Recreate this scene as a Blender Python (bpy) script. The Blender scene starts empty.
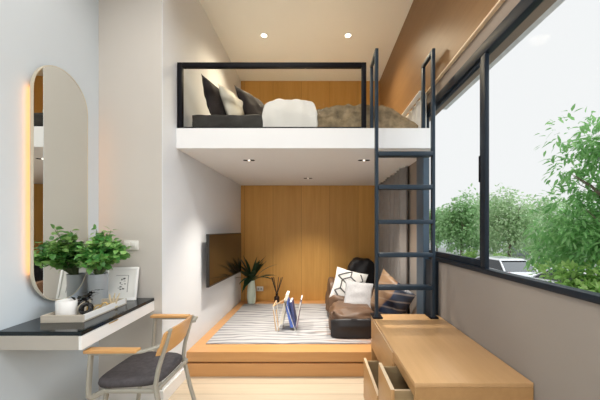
import bpy, bmesh, math, random
from mathutils import Vector, Matrix, Quaternion, noise
R = math.radians
sc = bpy.context.scene
COL = sc.collection
WL = {}                                   # world location of every root

# ------------------------------------------------------------------ materials
def newmat(name):
    m = bpy.data.materials.new(name); m.use_nodes = True
    nt = m.node_tree
    return m, nt, nt.nodes['Principled BSDF']

def ramp(nt, fac, stops):
    r = nt.nodes.new('ShaderNodeValToRGB')
    els = r.color_ramp.elements
    while len(els) < len(stops): els.new(0.5)
    for e, (p, c) in zip(els, stops):
        e.position = p; e.color = (*c, 1)
    nt.links.new(fac, r.inputs[0])
    return r.outputs[0]

def objcoord(nt, scale=(1, 1, 1), rot=(0, 0, 0)):
    tc = nt.nodes.new('ShaderNodeTexCoord'); mp = nt.nodes.new('ShaderNodeMapping')
    mp.inputs['Scale'].default_value = scale; mp.inputs['Rotation'].default_value = rot
    nt.links.new(tc.outputs['Object'], mp.inputs[0])
    return mp.outputs[0]

def noi(nt, co, scale, detail=3, rough=.55):
    n = nt.nodes.new('ShaderNodeTexNoise'); n.inputs['Scale'].default_value = scale
    n.inputs['Detail'].default_value = detail; n.inputs['Roughness'].default_value = rough
    nt.links.new(co, n.inputs['Vector']); return n.outputs['Fac']

def bump(nt, b, h, strength, dist=.01):
    n = nt.nodes.new('ShaderNodeBump'); n.inputs['Strength'].default_value = strength
    n.inputs['Distance'].default_value = dist
    nt.links.new(h, n.inputs['Height']); nt.links.new(n.outputs[0], b.inputs['Normal'])

def plain(name, c, rough=.5, metal=0., var=.06, sc_=6., bmp=0., bsc=60., spec=.5, coat=0.):
    m, nt, b = newmat(name)
    co = objcoord(nt)
    f = noi(nt, co, sc_)
    lo = tuple(max(0, x*(1-var)) for x in c); hi = tuple(min(1, x*(1+var)) for x in c)
    nt.links.new(ramp(nt, f, [(.3, lo), (.7, hi)]), b.inputs['Base Color'])
    b.inputs['Roughness'].default_value = rough; b.inputs['Metallic'].default_value = metal
    b.inputs['Specular IOR Level'].default_value = spec
    b.inputs['Coat Weight'].default_value = coat
    if bmp: bump(nt, b, noi(nt, co, bsc, 4), bmp)
    return m

def wood(name, c1, c2, axis='z', scale=1., rough=.4, seam=None, spec=.5):
    """long grain along axis; seam = (axis index, spacing) draws thin board joints"""
    m, nt, b = newmat(name)
    s = {'x': (.6, 9, 9), 'y': (9, .6, 9), 'z': (9, 9, .5)}[axis]
    co = objcoord(nt, tuple(k*scale for k in s))
    f1 = noi(nt, co, 1.6, 6, .62)
    f2 = noi(nt, co, 7., 4, .6)
    mx = nt.nodes.new('ShaderNodeMath'); mx.operation = 'MULTIPLY_ADD'
    nt.links.new(f2, mx.inputs[0]); mx.inputs[1].default_value = .35
    ad = nt.nodes.new('ShaderNodeMath'); ad.operation = 'MULTIPLY'; nt.links.new(f1, ad.inputs[0]); ad.inputs[1].default_value = .65
    nt.links.new(ad.outputs[0], mx.inputs[2])
    col = ramp(nt, mx.outputs[0], [(.32, c1), (.66, c2)])
    if seam:
        ax, sp, off = seam
        tc = nt.nodes.new('ShaderNodeTexCoord'); sx = nt.nodes.new('ShaderNodeSeparateXYZ')
        nt.links.new(tc.outputs['Object'], sx.inputs[0])
        a = nt.nodes.new('ShaderNodeMath'); a.operation = 'ADD'; nt.links.new(sx.outputs[ax], a.inputs[0]); a.inputs[1].default_value = off+100*sp
        d = nt.nodes.new('ShaderNodeMath'); d.operation = 'DIVIDE'; nt.links.new(a.outputs[0], d.inputs[0]); d.inputs[1].default_value = sp
        fr = nt.nodes.new('ShaderNodeMath'); fr.operation = 'FRACT'; nt.links.new(d.outputs[0], fr.inputs[0])
        lt = nt.nodes.new('ShaderNodeMath'); lt.operation = 'LESS_THAN'; nt.links.new(fr.outputs[0], lt.inputs[0]); lt.inputs[1].default_value = .005/sp
        fl = nt.nodes.new('ShaderNodeMath'); fl.operation = 'FLOOR'; nt.links.new(d.outputs[0], fl.inputs[0])
        wn = nt.nodes.new('ShaderNodeTexWhiteNoise'); wn.noise_dimensions = '1D'; nt.links.new(fl.outputs[0], wn.inputs['W'])
        hs = nt.nodes.new('ShaderNodeHueSaturation'); nt.links.new(col, hs.inputs['Color'])
        mr = nt.nodes.new('ShaderNodeMapRange'); mr.inputs['To Min'].default_value = .93; mr.inputs['To Max'].default_value = 1.07
        nt.links.new(wn.outputs['Value'], mr.inputs[0]); nt.links.new(mr.outputs[0], hs.inputs['Value'])
        mi = nt.nodes.new('ShaderNodeMix'); mi.data_type = 'RGBA'
        nt.links.new(lt.outputs[0], mi.inputs[0]); nt.links.new(hs.outputs[0], mi.inputs[6])
        mi.inputs[7].default_value = (*[k*.6 for k in c1], 1)
        col = mi.outputs[2]
    nt.links.new(col, b.inputs['Base Color'])
    b.inputs['Roughness'].default_value = rough
    b.inputs['Specular IOR Level'].default_value = spec
    bump(nt, b, f2, .06, .004)
    return m

def glassmat(name, tint, refl=.08):
    m, nt, b = newmat(name)
    nt.nodes.remove(b)
    t = nt.nodes.new('ShaderNodeBsdfTransparent'); t.inputs[0].default_value = (*tint, 1)
    g = nt.nodes.new('ShaderNodeBsdfGlossy'); g.inputs['Roughness'].default_value = .02
    lw = nt.nodes.new('ShaderNodeLayerWeight'); lw.inputs[0].default_value = .25
    mu = nt.nodes.new('ShaderNodeMath'); mu.operation = 'MULTIPLY'; mu.inputs[1].default_value = refl*4
    nt.links.new(lw.outputs['Fresnel'], mu.inputs[0])
    mx = nt.nodes.new('ShaderNodeMixShader')
    nt.links.new(mu.outputs[0], mx.inputs[0]); nt.links.new(t.outputs[0], mx.inputs[1]); nt.links.new(g.outputs[0], mx.inputs[2])
    nt.links.new(mx.outputs[0], nt.nodes['Material Output'].inputs[0])
    return m

def emit(name, c, s):
    m, nt, b = newmat(name)
    b.inputs['Base Color'].default_value = (*c, 1)
    b.inputs['Emission Color'].default_value = (*c, 1); b.inputs['Emission Strength'].default_value = s
    return m

def leafmat(name, c1, c2, c3, rough=.45, sc_=1.2):
    m, nt, b = newmat(name)
    co = objcoord(nt)
    f = noi(nt, co, sc_, 4, .7)
    g = nt.nodes.new('ShaderNodeNewGeometry')
    mm = nt.nodes.new('ShaderNodeMath'); mm.operation = 'MULTIPLY_ADD'
    nt.links.new(g.outputs['Random Per Island'], mm.inputs[0]); mm.inputs[1].default_value = .5
    k = nt.nodes.new('ShaderNodeMath'); k.operation = 'MULTIPLY'; nt.links.new(f, k.inputs[0]); k.inputs[1].default_value = .5
    nt.links.new(k.outputs[0], mm.inputs[2])
    nt.links.new(ramp(nt, mm.outputs[0], [(.2, c1), (.5, c2), (.8, c3)]), b.inputs['Base Color'])
    b.inputs['Roughness'].default_value = rough
    b.inputs['Subsurface Weight'].default_value = 0
    # leaves let some light through
    tr = nt.nodes.new('ShaderNodeBsdfTranslucent'); tr.inputs[0].default_value = (*c3, 1)
    mx = nt.nodes.new('ShaderNodeMixShader'); mx.inputs[0].default_value = .3
    nt.links.new(b.outputs[0], mx.inputs[1]); nt.links.new(tr.outputs[0], mx.inputs[2])
    nt.links.new(mx.outputs[0], nt.nodes['Material Output'].inputs[0])
    return m

# ------------------------------------------------------------------ mesh builder
class MB:
    def __init__(s): s.bm = bmesh.new()
    def _add(s, verts, faces):
        vs = [s.bm.verts.new(v) for v in verts]
        for f in faces:
            try: s.bm.faces.new([vs[i] for i in f])
            except ValueError: pass
        return vs
    def box(s, x0, x1, y0, y1, z0, z1, bev=0., seg=2):
        t = bmesh.new()
        bmesh.ops.create_cube(t, size=1)
        for v in t.verts:
            v.co = Vector(((x0+x1)/2+v.co.x*(x1-x0), (y0+y1)/2+v.co.y*(y1-y0), (z0+z1)/2+v.co.z*(z1-z0)))
        if bev: bmesh.ops.bevel(t, geom=t.edges[:], offset=bev, segments=seg, affect='EDGES', profile=.5)
        return s.merge(t)
    def merge(s, t, mtx=None):
        t.verts.ensure_lookup_table(); t.verts.index_update()
        vs = [s.bm.verts.new(mtx @ v.co if mtx else v.co) for v in t.verts]
        for f in t.faces:
            try: s.bm.faces.new([vs[v.index] for v in f.verts])
            except ValueError: pass
        t.free(); return vs
    def prism(s, pts, axis, a0, a1, bev=0.):
        """polygon pts (2D) extruded along axis between a0,a1"""
        def mk(p, a):
            return {'x': (a, p[0], p[1]), 'y': (p[0], a, p[1]), 'z': (p[0], p[1], a)}[axis]
        n = len(pts); t = bmesh.new()
        A = [t.verts.new(mk(p, a0)) for p in pts]; B = [t.verts.new(mk(p, a1)) for p in pts]
        t.faces.new(A); t.faces.new(B[::-1])
        for i in range(n): t.faces.new([A[i], B[i], B[(i+1) % n], A[(i+1) % n]])
        bmesh.ops.recalc_face_normals(t, faces=t.faces[:])
        if bev: bmesh.ops.bevel(t, geom=t.edges[:], offset=bev, segments=2, affect='EDGES', profile=.5)
        return s.merge(t)
    def sweep(s, path, prof, radii=None, up=Vector((0, 0, 1)), closed=False, fixed=False):
        P = [Vector(p) for p in path]; n = len(P); rings = []
        prev = None
        for i in range(n):
            if closed: d = (P[(i+1) % n]-P[i-1])
            else: d = P[min(i+1, n-1)]-P[max(i-1, 0)]
            d.normalize()
            if prev is None or fixed:
                u = up if abs(d.dot(up)) < .98 else Vector((0, 1, 0))
                a = u.cross(d).normalized()
            else:
                a = (prev - d*prev.dot(d)).normalized()
            prev = a; b = d.cross(a).normalized()
            r = radii[i] if radii else 1.
            rings.append([s.bm.verts.new(P[i]+a*(q[0]*r)+b*(q[1]*r)) for q in prof])
        m = len(prof)
        for i in range(n if closed else n-1):
            A, B = rings[i], rings[(i+1) % n]
            for j in range(m): s.bm.faces.new([A[j], A[(j+1) % m], B[(j+1) % m], B[j]])
        if not closed:
            s.bm.faces.new(rings[0][::-1]); s.bm.faces.new(rings[-1])
    def tube(s, path, r, n=8, closed=False):
        prof = [(math.cos(2*math.pi*k/n), math.sin(2*math.pi*k/n)) for k in range(n)]
        rr = r if isinstance(r, (list, tuple)) else [r]*len(path)
        s.sweep(path, prof, rr, closed=closed)
    def bar(s, path, w, d, up=Vector((0, 0, 1)), closed=False, fixed=True):
        e = min(w, d)*.18; a, b = w/2, d/2
        prof = [(-a+e, -b), (a-e, -b), (a, -b+e), (a, b-e), (a-e, b), (-a+e, b), (-a, b-e), (-a, -b+e)]
        s.sweep(path, prof, None, up=up, closed=closed, fixed=fixed)
    def lathe(s, c, prof, n=24, wob=None):
        rings = []
        for (r, z) in prof:
            if r < 1e-5: rings.append([s.bm.verts.new((c[0], c[1], c[2]+z))])
            else:
                rings.append([s.bm.verts.new((c[0]+r*(wob(k, n, z) if wob else 1)*math.cos(2*math.pi*k/n),
                              c[1]+r*(wob(k, n, z) if wob else 1)*math.sin(2*math.pi*k/n), c[2]+z)) for k in range(n)])
        for A, B in zip(rings, rings[1:]):
            for k in range(n):
                q = [A[k % len(A)], A[(k+1) % len(A)], B[(k+1) % len(B)], B[k % len(B)]]
                q2 = []
                for v in q:
                    if v not in q2: q2.append(v)
                if len(q2) > 2:
                    try: s.bm.faces.new(q2)
                    except ValueError: pass
    def grid(s, fn, nu, nv):
        V = [[s.bm.verts.new(fn(i/nu, j/nv)) for j in range(nv+1)] for i in range(nu+1)]
        for i in range(nu):
            for j in range(nv):
                s.bm.faces.new([V[i][j], V[i+1][j], V[i+1][j+1], V[i][j+1]])
    def leaf(s, p, d, nrm, L, W, curl=.15, seg=3, fold=.15):
        d = Vector(d).normalized(); sd = d.cross(Vector(nrm))
        if sd.length < 1e-4: sd = d.cross(Vector((1, .3, .2)))
        sd.normalize(); up = sd.cross(d).normalized(); p = Vector(p)
        prev = s.bm.verts.new(p); rows = []
        for i in range(1, seg):
            t = i/seg; w = W/2*math.sin(math.pi*min(1, t**.8))
            c = p+d*(L*t)-up*(curl*L*t*t)
            rows.append((s.bm.verts.new(c+sd*w+up*(w*fold)), s.bm.verts.new(c), s.bm.verts.new(c-sd*w+up*(w*fold))))
        tip = s.bm.verts.new(p+d*L-up*(curl*L))
        a = rows[0]
        s.bm.faces.new([prev, a[1], a[0]]); s.bm.faces.new([prev, a[2], a[1]])
        for a, b in zip(rows, rows[1:]):
            s.bm.faces.new([a[0], a[1], b[1], b[0]]); s.bm.faces.new([a[1], a[2], b[2], b[1]])
        a = rows[-1]
        s.bm.faces.new([a[0], a[1], tip]); s.bm.faces.new([a[1], a[2], tip])
    def build(s, name, m, parent=None, smooth=0, loc=None, rec=True):
        if rec: bmesh.ops.recalc_face_normals(s.bm, faces=s.bm.faces[:])
        me = bpy.data.meshes.new(name); 
        if parent is not None: off = WL[parent.name]
        elif loc is not None: off = Vector(loc)
        else:
            xs = [v.co for v in s.bm.verts]
            off = Vector(((min(v.x for v in xs)+max(v.x for v in xs))/2, (min(v.y for v in xs)+max(v.y for v in xs))/2, min(v.z for v in xs)))
        for v in s.bm.verts: v.co -= off
        s.bm.to_mesh(me); s.bm.free()
        for p in me.polygons: p.use_smooth = bool(smooth)
        if smooth and smooth < 180: me.set_sharp_from_angle(angle=R(smooth))
        me.materials.append(m)
        o = bpy.data.objects.new(name, me); COL.objects.link(o)
        if parent is not None: o.parent = parent
        else: o.location = off
        WL[o.name] = off.copy()
        return o

def tag(o, label=None, cat=None, group=None, kind=None):
    if label: o['label'] = label
    if cat: o['category'] = cat
    if group: o['group'] = group
    if kind: o['kind'] = kind
    return o
def thing(name, loc, label=None, cat=None, group=None, kind=None):
    o = bpy.data.objects.new(name, None); COL.objects.link(o); o.location = loc
    o.empty_display_size = .1
    WL[o.name] = Vector(loc)
    return tag(o, label, cat, group, kind)
def struct(name, mb, m, parent=None, smooth=0):
    o = mb.build(name, m, parent, smooth)
    if parent is None: o['kind'] = 'structure'
    return o
def copy_tree(o, loc):
    c = o.copy(); COL.objects.link(c); c.location = loc; WL[c.name] = Vector(loc)
    for ch in [k for k in o.children]:
        d = ch.copy(); COL.objects.link(d); d.parent = c
        for g in [k for k in ch.children]:
            e = g.copy(); COL.objects.link(e); e.parent = d
    return c
def mbox(*a, **k):
    b = MB(); b.box(*a, **k); return b

# ------------------------------------------------------------------ palette
M = {}
M['wall_white'] = plain('wall_white', (.76, .785, .815), .85, var=.015, sc_=2, bmp=.04, bsc=180, spec=.2)
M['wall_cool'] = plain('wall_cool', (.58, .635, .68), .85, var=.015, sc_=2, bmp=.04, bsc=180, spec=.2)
M['wall_beige'] = plain('wall_beige', (.575, .545, .505), .85, var=.015, sc_=2, bmp=.04, bsc=180, spec=.2)
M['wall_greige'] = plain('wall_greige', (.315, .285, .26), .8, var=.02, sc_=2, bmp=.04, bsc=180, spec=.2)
M['loft_paint'] = plain('loft_paint', (.85, .86, .87), .9, var=.01, sc_=2, spec=.2)
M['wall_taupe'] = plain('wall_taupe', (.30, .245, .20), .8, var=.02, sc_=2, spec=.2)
M['ceiling'] = plain('ceiling_paint', (.84, .83, .80), .9, var=.01, sc_=2, spec=.2)
M['baseboard'] = plain('baseboard_paint', (.82, .81, .79), .5, var=.01)
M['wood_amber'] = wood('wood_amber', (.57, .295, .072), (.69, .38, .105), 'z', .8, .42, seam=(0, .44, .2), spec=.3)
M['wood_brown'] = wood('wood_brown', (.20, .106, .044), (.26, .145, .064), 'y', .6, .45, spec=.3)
M['wood_platform'] = wood('wood_platform', (.55, .275, .10), (.63, .34, .135), 'x', .7, .32)
M['wood_floor'] = wood('wood_floor', (.50, .41, .295), (.60, .51, .39), 'x', .8, .35, seam=(1, .16, .03))
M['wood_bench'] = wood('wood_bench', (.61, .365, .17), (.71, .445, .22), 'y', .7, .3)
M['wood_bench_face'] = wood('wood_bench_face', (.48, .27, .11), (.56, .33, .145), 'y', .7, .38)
M['wood_pale'] = plain('wood_pale_edge', (.76, .60, .41), .5, var=.05)
M['drawer_in'] = wood('drawer_inside', (.38, .27, .14), (.46, .34, .19), 'x', 1., .6)
M['wood_chair'] = wood('wood_chair', (.58, .30, .10), (.70, .39, .15), 'y', 1.2, .4)
M['wood_arm'] = wood('wood_arm', (.58, .30, .10), (.70, .39, .15), 'x', 1.2, .4)
M['metal_chair'] = plain('metal_chair_greige', (.36, .345, .295), .45, metal=.0, var=.03)
M['seat_fabric'] = plain('seat_fabric', (.092, .085, .091), .95, var=.18, sc_=40, bmp=.3, bsc=300, spec=.15)
M['steel_navy'] = plain('steel_navy', (.016, .030, .047), .42, var=.05, spec=.35)
M['steel_pillar'] = plain('steel_pillar', (.05, .085, .125), .4, var=.08)
M['steel_black'] = plain('steel_black', (.006, .006, .009), .5, var=.05, spec=.12)
M['frame_navy'] = plain('frame_navy', (.013, .020, .030), .45, var=.05, spec=.2)
M['frame_grey'] = plain('frame_grey', (.30, .34, .38), .5, var=.05)
M['glass'] = glassmat('window_glass', (.985, .99, .99), .0008)
M['glass_rail'] = glassmat('rail_glass', (.94, .94, .93), .01)
M['mirror'] = None
m, nt, b = newmat('mirror_silver'); b.inputs['Base Color'].default_value = (.78, .79, .76, 1); b.inputs['Metallic'].default_value = 1; b.inputs['Roughness'].default_value = .015
M['mirror'] = m
M['mirror_rim'] = plain('mirror_rim', (.62, .57, .46), .35, metal=.35, var=.04)
M['mirror_back'] = plain('mirror_back', (.40, .26, .12), .6)
M['led'] = emit('led_warm', (1., .42, .09), 3.5)
M['lamp'] = emit('downlight_lens', (1., .9, .72), 6.)
M['lamp_dim'] = emit('downlight_lens_dim', (1., .93, .82), 2.5)
M['white_lac'] = plain('white_lacquer', (.86, .855, .84), .35, var=.01)
M['shaded_lac'] = plain('shaded_lacquer', (.44, .41, .36), .45, var=.02)  # white desk body, the shade on its end put into the colour
M['black_glass'] = plain('black_glass', (.006, .011, .013), .10, var=.02, spec=.3)
M['tray'] = wood('tray_wood', (.50, .44, .36), (.60, .54, .45), 'x', 1.2, .5)
M['brass'] = plain('brass', (.72, .50, .20), .3, metal=.9, var=.04)
M['ceramic'] = plain('ceramic_white', (.84, .83, .81), .25, var=.01)
M['ceramic_mint'] = plain('ceramic_mint', (.70, .80, .68), .35, var=.03)
M['tin'] = plain('grey_tin', (.40, .43, .46), .45, metal=.15, var=.04)
M['black_gloss'] = plain('black_gloss', (.012, .012, .013), .18, var=.1)
M['cream'] = plain('cream_resin', (.72, .60, .40), .4, var=.08)
M['paper'] = plain('paper_white', (.84, .83, .80), .7, var=.01)
M['ink'] = plain('ink', (.10, .10, .10), .7)
M['shadow_grey'] = plain('mat_grey', (.42, .41, .40), .7)  # grey for the drawn mat shade, the easel back and the sockets
M['plastic_white'] = plain('plastic_white', (.80, .79, .76), .4, var=.01)
M['tv_black'] = plain('tv_black', (.012, .011, .011), .35)
M['tv_screen'] = plain('tv_screen', (.012, .009, .007), .10, var=.02, spec=.9)
M['rug'] = None
M['leather_brown'] = plain('leather_brown', (.125, .07, .04), .5, var=.25, sc_=5, bmp=.25, bsc=14)
M['leather_black'] = plain('leather_black', (.012, .011, .013), .45, var=.25, sc_=8, bmp=.25, bsc=16)
M['linen_grey'] = plain('linen_grey', (.47, .47, .485), .9, var=.08, sc_=50, bmp=.2, bsc=250, spec=.15)
M['sheet_dark'] = plain('sheet_dark', (.052, .049, .046), .75, var=.35, sc_=8, bmp=1., bsc=11, spec=.3)
M['pillow_dark'] = plain('pillow_dark', (.030, .025, .026), .85, var=.2, sc_=9, bmp=.25, bsc=30, spec=.2)
M['pillow_cream'] = plain('pillow_cream', (.72, .69, .60), .9, var=.04, sc_=9, bmp=.25, bsc=30, spec=.15)
M['duvet'] = plain('duvet_white', (.88, .87, .85), .9, var=.02, bmp=.25, bsc=20, spec=.15)
M['blanket'] = plain('blanket_brown', (.29, .22, .135), .6, var=.45, sc_=12, bmp=1., bsc=14, spec=.25)
M['curtain'] = plain('curtain_grey', (.30, .28, .265), .95, var=.05, sc_=14, spec=.1)
M['curtain_pale'] = plain('curtain_pale', (.62, .62, .61), .95, var=.04, sc_=14, spec=.1)
M['glass_amber'] = plain('bottle_dark', (.03, .014, .010), .15)
M['reed'] = plain('reed_dark', (.055, .035, .025), .7)
M['mag_blue'] = plain('mag_blue', (.09, .17, .55), .4, var=.2, sc_=30)
M['mag_navy'] = plain('mag_navy', (.05, .07, .20), .4, var=.3, sc_=40)
M['mag_cream'] = plain('mag_cream', (.80, .76, .66), .4, var=.1, sc_=30)
M['mag_mauve'] = plain('mag_mauve', (.30, .22, .26), .4, var=.5, sc_=25)
M['rack_white'] = plain('rack_white', (.80, .79, .76), .4, var=.02)
M['rack_tan'] = plain('rack_tan', (.62, .42, .24), .5, var=.05)
M['leaf_euc'] = leafmat('leaf_eucalyptus', (.010, .07, .020), (.07, .30, .06), (.42, .68, .22), .30, 16)
M['leaf_palm'] = leafmat('leaf_palm_dark', (.010, .030, .016), (.020, .055, .025), (.05, .10, .045), .4, 6)
M['leaf_tree_a'] = leafmat('leaf_tree_a', (.18, .36, .13), (.30, .52, .22), (.46, .66, .36), .5, .7)
M['leaf_tree_b'] = leafmat('leaf_tree_b', (.26, .42, .19), (.40, .57, .30), (.58, .72, .46), .5, .7)
M['leaf_tree_c'] = leafmat('leaf_tree_c', (.08, .26, .07), (.19, .46, .14), (.40, .68, .28), .4, 1.5)
M['leaf_shrub'] = leafmat('leaf_shrub', (.17, .38, .08), (.32, .56, .14), (.54, .74, .28), .45, 2)
M['bark'] = plain('bark', (.20, .16, .12), .9, var=.3, sc_=12, bmp=.5, bsc=30)
M['stem'] = plain('stem_green', (.10, .14, .06), .6)
M['twig'] = plain('twig_brown', (.12, .07, .045), .7)
M['asphalt'] = plain('asphalt', (.30, .31, .30), .9, var=.1, sc_=3)
M['car_white'] = plain('car_white', (.80, .82, .84), .2, var=.01, coat=.6)
M['car_silver'] = plain('car_silver', (.52, .55, .58), .25, metal=.3, var=.02, coat=.5)
M['car_glass'] = plain('car_glass', (.03, .035, .04), .08)
M['rubber'] = plain('rubber', (.02, .02, .02), .8)
M['tail'] = plain('tail_red', (.65, .02, .05), .25)
M['house'] = plain('house_grey', (.42, .45, .52), .8, var=.05)
M['house_white'] = plain('house_white', (.70, .72, .72), .8, var=.05)
M['roof'] = plain('house_roof', (.30, .28, .30), .8, var=.1)
M['concrete'] = plain('concrete', (.72, .75, .77), .9, var=.12, sc_=25)

def rugmat():
    m, nt, b = newmat('rug_waves')
    co = objcoord(nt, (1, 1, 1))
    w = nt.nodes.new('ShaderNodeTexWave'); w.wave_type = 'BANDS'; w.bands_direction = 'Y'
    w.inputs['Scale'].default_value = 2.7; w.inputs['Distortion'].default_value = 11.
    w.inputs['Detail'].default_value = 2.5; w.inputs['Detail Scale'].default_value = .9
    sx = nt.nodes.new('ShaderNodeMapping'); sx.inputs['Scale'].default_value = (.55, 1.5, 1)
    nt.links.new(co, sx.inputs[0]); nt.links.new(sx.outputs[0], w.inputs[0])
    c = ramp(nt, w.outputs['Fac'], [(.0, (.23, .23, .24)), (.18, (.34, .34, .35)), (.45, (.42, .42, .43)), (.9, (.475, .47, .475))])
    # rust-brown patches, denser towards the right-hand end
    n = noi(nt, objcoord(nt, (1.2, 5, 1)), 1.7, 4, .6)
    tc = nt.nodes.new('ShaderNodeTexCoord'); sp = nt.nodes.new('ShaderNodeSeparateXYZ'); nt.links.new(tc.outputs['Object'], sp.inputs[0])
    mr = nt.nodes.new('ShaderNodeMapRange'); mr.inputs['From Min'].default_value = .15; mr.inputs['From Max'].default_value = .8
    mr.inputs['To Min'].default_value = 0; mr.inputs['To Max'].default_value = .42
    nt.links.new(sp.outputs[0], mr.inputs[0])
    a = nt.nodes.new('ShaderNodeMath'); a.operation = 'ADD'; nt.links.new(n, a.inputs[0]); nt.links.new(mr.outputs[0], a.inputs[1])
    st = nt.nodes.new('ShaderNodeMapRange'); st.inputs['From Min'].default_value = .66; st.inputs['From Max'].default_value = .80
    st.inputs['To Max'].default_value = .7
    nt.links.new(a.outputs[0], st.inputs[0])
    mi = nt.nodes.new('ShaderNodeMix'); mi.data_type = 'RGBA'; nt.links.new(st.outputs[0], mi.inputs[0]); nt.links.new(c, mi.inputs[6])
    mi.inputs[7].default_value = (.36, .17, .08, 1)
    nt.links.new(mi.outputs[2], b.inputs['Base Color']); b.inputs['Roughness'].default_value = .95
    b.inputs['Specular IOR Level'].default_value = .1
    bump(nt, b, noi(nt, co, 220, 3), .4)
    return m
M['rug'] = rugmat()

def stripemat():
    """brown and navy satin: broad diagonal blocks with thin pale stripes"""
    m, nt, b = newmat('cushion_striped')
    tc = nt.nodes.new('ShaderNodeTexCoord'); sp = nt.nodes.new('ShaderNodeSeparateXYZ'); nt.links.new(tc.outputs['Generated'], sp.inputs[0])
    a = nt.nodes.new('ShaderNodeMath'); a.operation = 'MULTIPLY_ADD'; nt.links.new(sp.outputs[1], a.inputs[0]); a.inputs[1].default_value = -.55
    nt.links.new(sp.outputs[2], a.inputs[2])
    d = nt.nodes.new('ShaderNodeMath'); d.operation = 'SUBTRACT'; nt.links.new(sp.outputs[2], d.inputs[0]); nt.links.new(sp.outputs[0], d.inputs[1])
    c = ramp(nt, d.outputs[0], [(.0, (.006, .012, .03)), (.12, (.012, .026, .065)), (.16, (.20, .115, .065)), (.3, (.26, .16, .09)), (.6, (.30, .19, .11))])
    w = nt.nodes.new('ShaderNodeTexWave'); w.bands_direction = 'Z'; w.inputs['Scale'].default_value = 2.6
    nt.links.new(tc.outputs['Generated'], w.inputs[0])
    s2 = nt.nodes.new('ShaderNodeMath'); s2.operation = 'GREATER_THAN'; s2.inputs[1].default_value = .9; nt.links.new(w.outputs['Fac'], s2.inputs[0])
    mu = nt.nodes.new('ShaderNodeMath'); mu.operation = 'MULTIPLY'; mu.inputs[1].default_value = .35; nt.links.new(s2.outputs[0], mu.inputs[0])
    mi = nt.nodes.new('ShaderNodeMix'); mi.data_type = 'RGBA'; nt.links.new(mu.outputs[0], mi.inputs[0]); nt.links.new(c, mi.inputs[6]); mi.inputs[7].default_value = (.34, .27, .22, 1)
    nt.links.new(mi.outputs[2], b.inputs['Base Color']); b.inputs['Roughness'].default_value = .45
    return m
M['stripe'] = stripemat()

# ------------------------------------------------------------------ key dimensions (metres, camera stands at x=0,y=0)
E = 1.335                  # eye height
XL, XR = -1.18, .99        # alcove side walls
YB, YC, YLO, YP = 4.65, 2.29, 2.51, 2.706
ZC, ZS, ZL, ZP = 3.63, 2.01, 2.18, .226
YR = -2.4                  # rear of the room
KA = .05                   # the desk front tapers slightly
XW, KW = -1.655, .032     # the left wall stands slightly off square
def xa(y): return XW-KW*(y-1.9)
PX = lambda px, Y: (px-317)*Y/300
PZ = lambda py, Y: E-(py-229)*Y/300

# ------------------------------------------------------------------ the room
struct('floor', mbox(-2.4, XR+.02, YR, YB+.1, -.12, 0), M['wood_floor'])
struct('ceiling', mbox(-2.4, XR+.25, YR, YB+.2, ZC, ZC+.15), M['ceiling'])
b = MB(); b.prism([(xa(YR), YR), (xa(YC), YC), (xa(YC)-.2, YC), (xa(YR)-.2, YR)], 'z', 0, ZC)
struct('wall_left', b, M['wall_cool'])
b = MB(); b.box(xa(YC)-.2, XL-.004, YC, YC+.12, 0, ZC)
struct('wall_column', b, M['wall_beige'])
struct('wall_alcove_left', mbox(XL-.12, XL, YC+.0005, YB+.1, 0, ZC), M['wall_white'])
struct('wall_back', mbox(XL, XR+.1, YB, YB+.1, 0, ZC), M['wood_amber'])
# right wall: parapet below the window, timber-clad wall above
ZSILL, ZHEAD, ZWOOD = 1.072, 2.43, 2.548
YW0, YW1 = -2.0, 2.80       # window along the right wall
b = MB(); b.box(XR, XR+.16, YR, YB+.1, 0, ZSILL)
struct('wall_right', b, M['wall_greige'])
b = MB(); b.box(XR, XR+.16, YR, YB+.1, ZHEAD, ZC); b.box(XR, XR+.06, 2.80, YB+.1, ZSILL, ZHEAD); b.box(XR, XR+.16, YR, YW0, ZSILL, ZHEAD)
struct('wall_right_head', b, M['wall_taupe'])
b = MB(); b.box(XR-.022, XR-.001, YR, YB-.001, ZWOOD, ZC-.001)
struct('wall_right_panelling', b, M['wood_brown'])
struct('trim_1', mbox(XR-.026, XR-.001, YR, YB-.001, ZWOOD-.012, ZWOOD), M['wood_pale'])
# rear wall behind the viewer; wide opening added to let sky light in
b = MB(); b.box(-2.4, -1.35, YR-.15, YR, 0, ZC); b.box(.75, XR+.16, YR-.15, YR, 0, ZC); b.box(-1.35, .75, YR-.15, YR, 2.9, ZC)
struct('wall_rear', b, M['wall_white'])
# baseboard on the alcove side and round the column
b = MB(); b.box(XL, XL+.014, YC+.002, YP-.001, 0, .105, .003); 
b.box(xa(YC), XL+.014, YC-.014, YC, 0, .105, .003)
b.prism([(xa(-2.), -2.), (xa(-2.)+.014, -2.), (xa(YC-.015)+.014, YC-.015), (xa(YC-.015), YC-.015)], 'z', 0, .105, .003)
struct('baseboard_left', b, M['baseboard'])
# pillar in dark steel at the end of the window
struct('trim_2', mbox(XR-.062, XR-.013, 2.62, 2.80, ZP, ZS, bev=.004), M['steel_pillar'])
struct('trim_3', mbox(XR-.045, XR-.001, 2.44, 2.62, 0, ZSILL, .004), M['frame_navy'])

# raised platform: upper fascia, shadow groove, lower riser
b = MB(); b.box(XL+.001, XR-.001, YP, YB-.001, .137, ZP, .003)
plat = struct('floor_platform', b, M['wood_platform'])
b = MB(); b.box(XL+.001, XR-.001, YP+.035, YB-.001, .118, .137)
g = b.build('groove', M['wood_bench_face'], plat)
b = MB(); b.box(XL+.001, XR-.001, YP+.006, YB-.001, 0, .118, .002)
b.build('riser', M['wood_platform'], plat)

# loft slab
b = MB(); b.box(XL+.001, XR-.001, YLO, YB-.001, ZS, ZL, .003)
struct('floor_loft', b, M['loft_paint'])

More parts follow.
